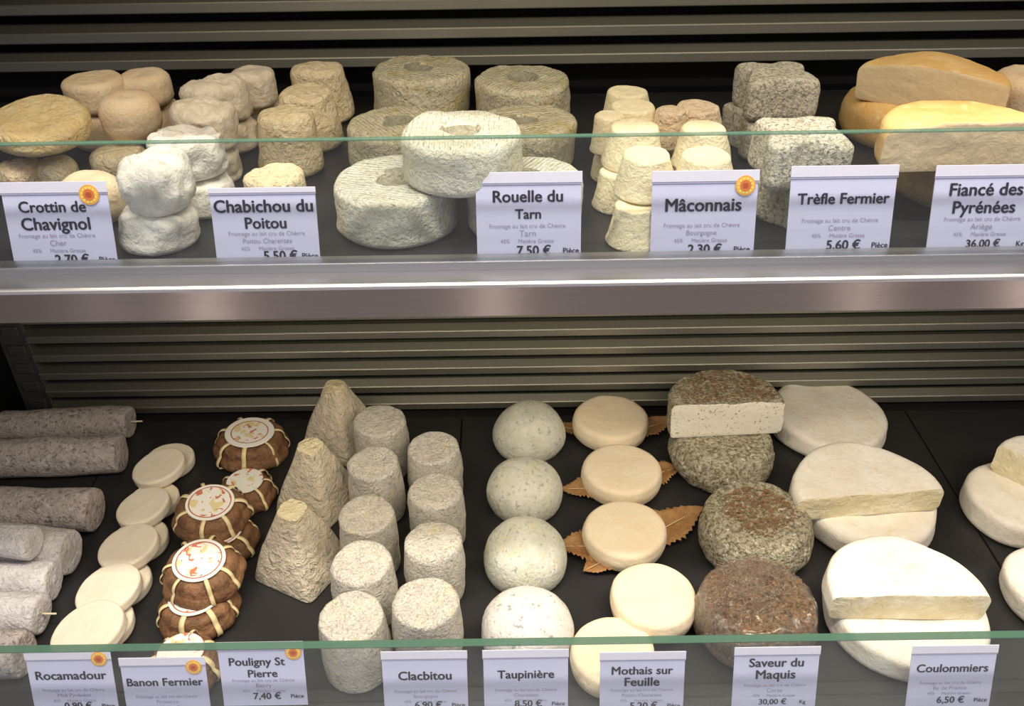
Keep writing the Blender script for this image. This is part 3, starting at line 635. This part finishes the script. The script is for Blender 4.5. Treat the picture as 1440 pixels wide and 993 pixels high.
leaf('dry leaf tip between the tilted peach disc and the front herb wheel', 940, 872, .050, .014, 14, -1)
G = 'peach cream disc cheeses in a file'
def moth(l, px, py, wp, z, h=.024, tx=0, ty=0):
    puck('peach_disc_cheese', l, G, px, py, wp, LZ+z, h, 'moth', e=.006, amp=.0005, sc=40, wob=.0012, rot=(R(tx), R(ty), 0), bulge=.001)
moth('rearmost peach cream disc cheese', 859, 584, 104, .028)
moth('second peach cream disc cheese from the back', 875, 657, 110, .028)
moth('third peach cream disc cheese, brightly lit on its front half', 879, 741, 116, .028)
moth('peach cream disc cheese leaning back on its neighbour, second from the glass', 920, 833, 120, .034, .024)
moth('peach cream disc cheese crossed by the glass edge, beside the Mothais card', 862, 912, 120, .026)

# ------------------------------------------------------------------ herb wheels
G = 'herb coated wheels'
def needles(parent, r, h, n, seed, ang=None, off=0):
    rnd = random.Random(seed); bm = bmesh.new()
    nn = Vector((math.sin(ang), -math.cos(ang), 0)) if ang is not None else None
    for _ in range(n):
        a = rnd.uniform(0, 2*math.pi); q = r*math.sqrt(rnd.random())*.9; p = Vector((q*math.cos(a), q*math.sin(a), h-(.0 if q < r*.8 else .001)))
        if nn and p.dot(nn) > off-.004: continue
        L = rnd.uniform(.0015, .0035); mt = Matrix.Translation(p+Vector((0, 0, .0003))) @ Matrix.Rotation(rnd.uniform(0, 6.3), 4, 'Z') @ Matrix.Rotation(rnd.uniform(-.5, .5), 4, 'Y') @ Matrix.Diagonal((L, .0006, .0005, 1))
        bmesh.ops.create_cube(bm, size=1, matrix=mt)
    o = obj('herb_needles', bm, M['herb'], parent, smooth=False, kind='stuff')
def wheel(l, px, py, wp, z, h, mat, herbs=0, hr=.7, e=.014, **kw):
    p, r = topat(px, py, wp, LZ+z); s = sd(); t = thing('herb_wheel', l, 'cheese', (p.x, p.y, LZ+z-h), (0, 0, 0), G)
    obj('rind', lathe(profile(r, r*.97, h, e, bulge=.002), amp=.0016, sc=70, wob=.002, seed=s, seg=72), M[mat], t)
    if herbs: needles(t, r*hr, h+.0004, herbs, s)
    return t, r
wheel('whole speckled herb wheel at the back under the halved one', 1019, 612, 146, .042, .042, 'maq')
p = at(1026, 568, LZ+.086); rr = .0630
t = cut_wheel('halved_herb_wheel', 'halved herb wheel with white cut side, lying on the rear herb wheel', G, (p.x, p.y+.008, LZ+.042), rr, .044, 'maq', 'paste_m', R(3), .008, e=.006, amp=.0015, sc=70)
needles(t, rr, .0445, 1100, 5, R(3), .008)
wheel('grey brown herb wheel in the middle of its file', 1067, 718, 158, .050, .050, 'maq', 700)
t, r_ = wheel('dark brown herb wheel nearest the glass, behind the Saveur card', 1068, 838, 168, .052, .052, 'maq_b', 450, 1.0)

def film_mat():
    m, nt, b = new_mat('crinkled_clear_film'); nt.nodes.remove(b)
    tr = nt.nodes.new('ShaderNodeBsdfTransparent'); gl = nt.nodes.new('ShaderNodeBsdfGlossy'); gl.inputs['Roughness'].default_value = .12
    tc = nt.nodes.new('ShaderNodeTexCoord'); bp = nt.nodes.new('ShaderNodeBump'); bp.inputs['Distance'].default_value = .006; bp.inputs['Strength'].default_value = 1
    mp = nt.nodes.new('ShaderNodeMapping'); mp.inputs['Scale'].default_value = (1, 2.2, 1); mp.inputs['Rotation'].default_value = (0, 0, .7); nt.links.new(tc.outputs['Object'], mp.inputs[0])
    nt.links.new(nz(nt, mp.outputs[0], 90, 3, .6, 2.5), bp.inputs['Height']); nt.links.new(bp.outputs[0], gl.inputs['Normal'])
    mx = nt.nodes.new('ShaderNodeMixShader'); mx.inputs[0].default_value = .24
    nt.links.new(tr.outputs[0], mx.inputs[1]); nt.links.new(gl.outputs[0], mx.inputs[2]); nt.links.new(mx.outputs[0], nt.nodes['Material Output'].inputs[0]); return m
obj('plastic_film', lathe([(a*1.012, b+.0008) for a, b in profile(r_, r_*.97, .052, .014, bulge=.002)[9:]], amp=.0012, sc=110, wob=.001, seed=77, seg=96), film_mat(), t)

# ------------------------------------------------------------------ white bloomy wheels
G = 'large white bloomy wheels'
def coul(l, px, py, wp, z, h, e=.008): puck('white_bloomy_wheel', l, G, px, py, wp, LZ+z, h, 'coul', e=e, amp=.0007, sc=35, wob=.0025)
coul('whole white bloomy wheel lying alone at the back right', 1168, 577, 158, .028, .028)
coul('whole white wheel under the middle halved one', 1218, 692, 196, .030, .030)
coul('whole white wheel under the front halved one', 1276, 846, 218, .030, .030)
p = at(1222, 686, LZ+.058); 
cut_wheel('halved_white_wheel', 'halved white bloomy wheel with creamy cut side, middle of the right group', G, (p.x, p.y-.002, LZ+.030), .0745, .028, 'coul', 'paste_c', R(5), .008, e=.007, amp=.0007, sc=35, wob=.002)
p = at(1276, 826, LZ+.060)
cut_wheel('halved_white_wheel', 'halved white bloomy wheel brightly lit, front of the right group', G, (p.x, p.y-.002, LZ+.030), .0690, .030, 'coul', 'paste_c', R(-2), .008, e=.008, amp=.0007, sc=35, wob=.002)
coul('white wheel at the right frame edge with a wedge on it', 1440, 693, 150, .032, .032)
p = at(1434, 655, LZ+.066)
cut_wheel('white_wheel_piece', 'white cheese piece standing on the wheel at the right frame edge', G, (p.x+.030, p.y, LZ+.032), .050, .036, 'coul', 'paste_c', R(-50), .006, e=.007)
coul('white wheel cut off by the right frame edge near the glass', 1496, 815, 150, .030, .030)
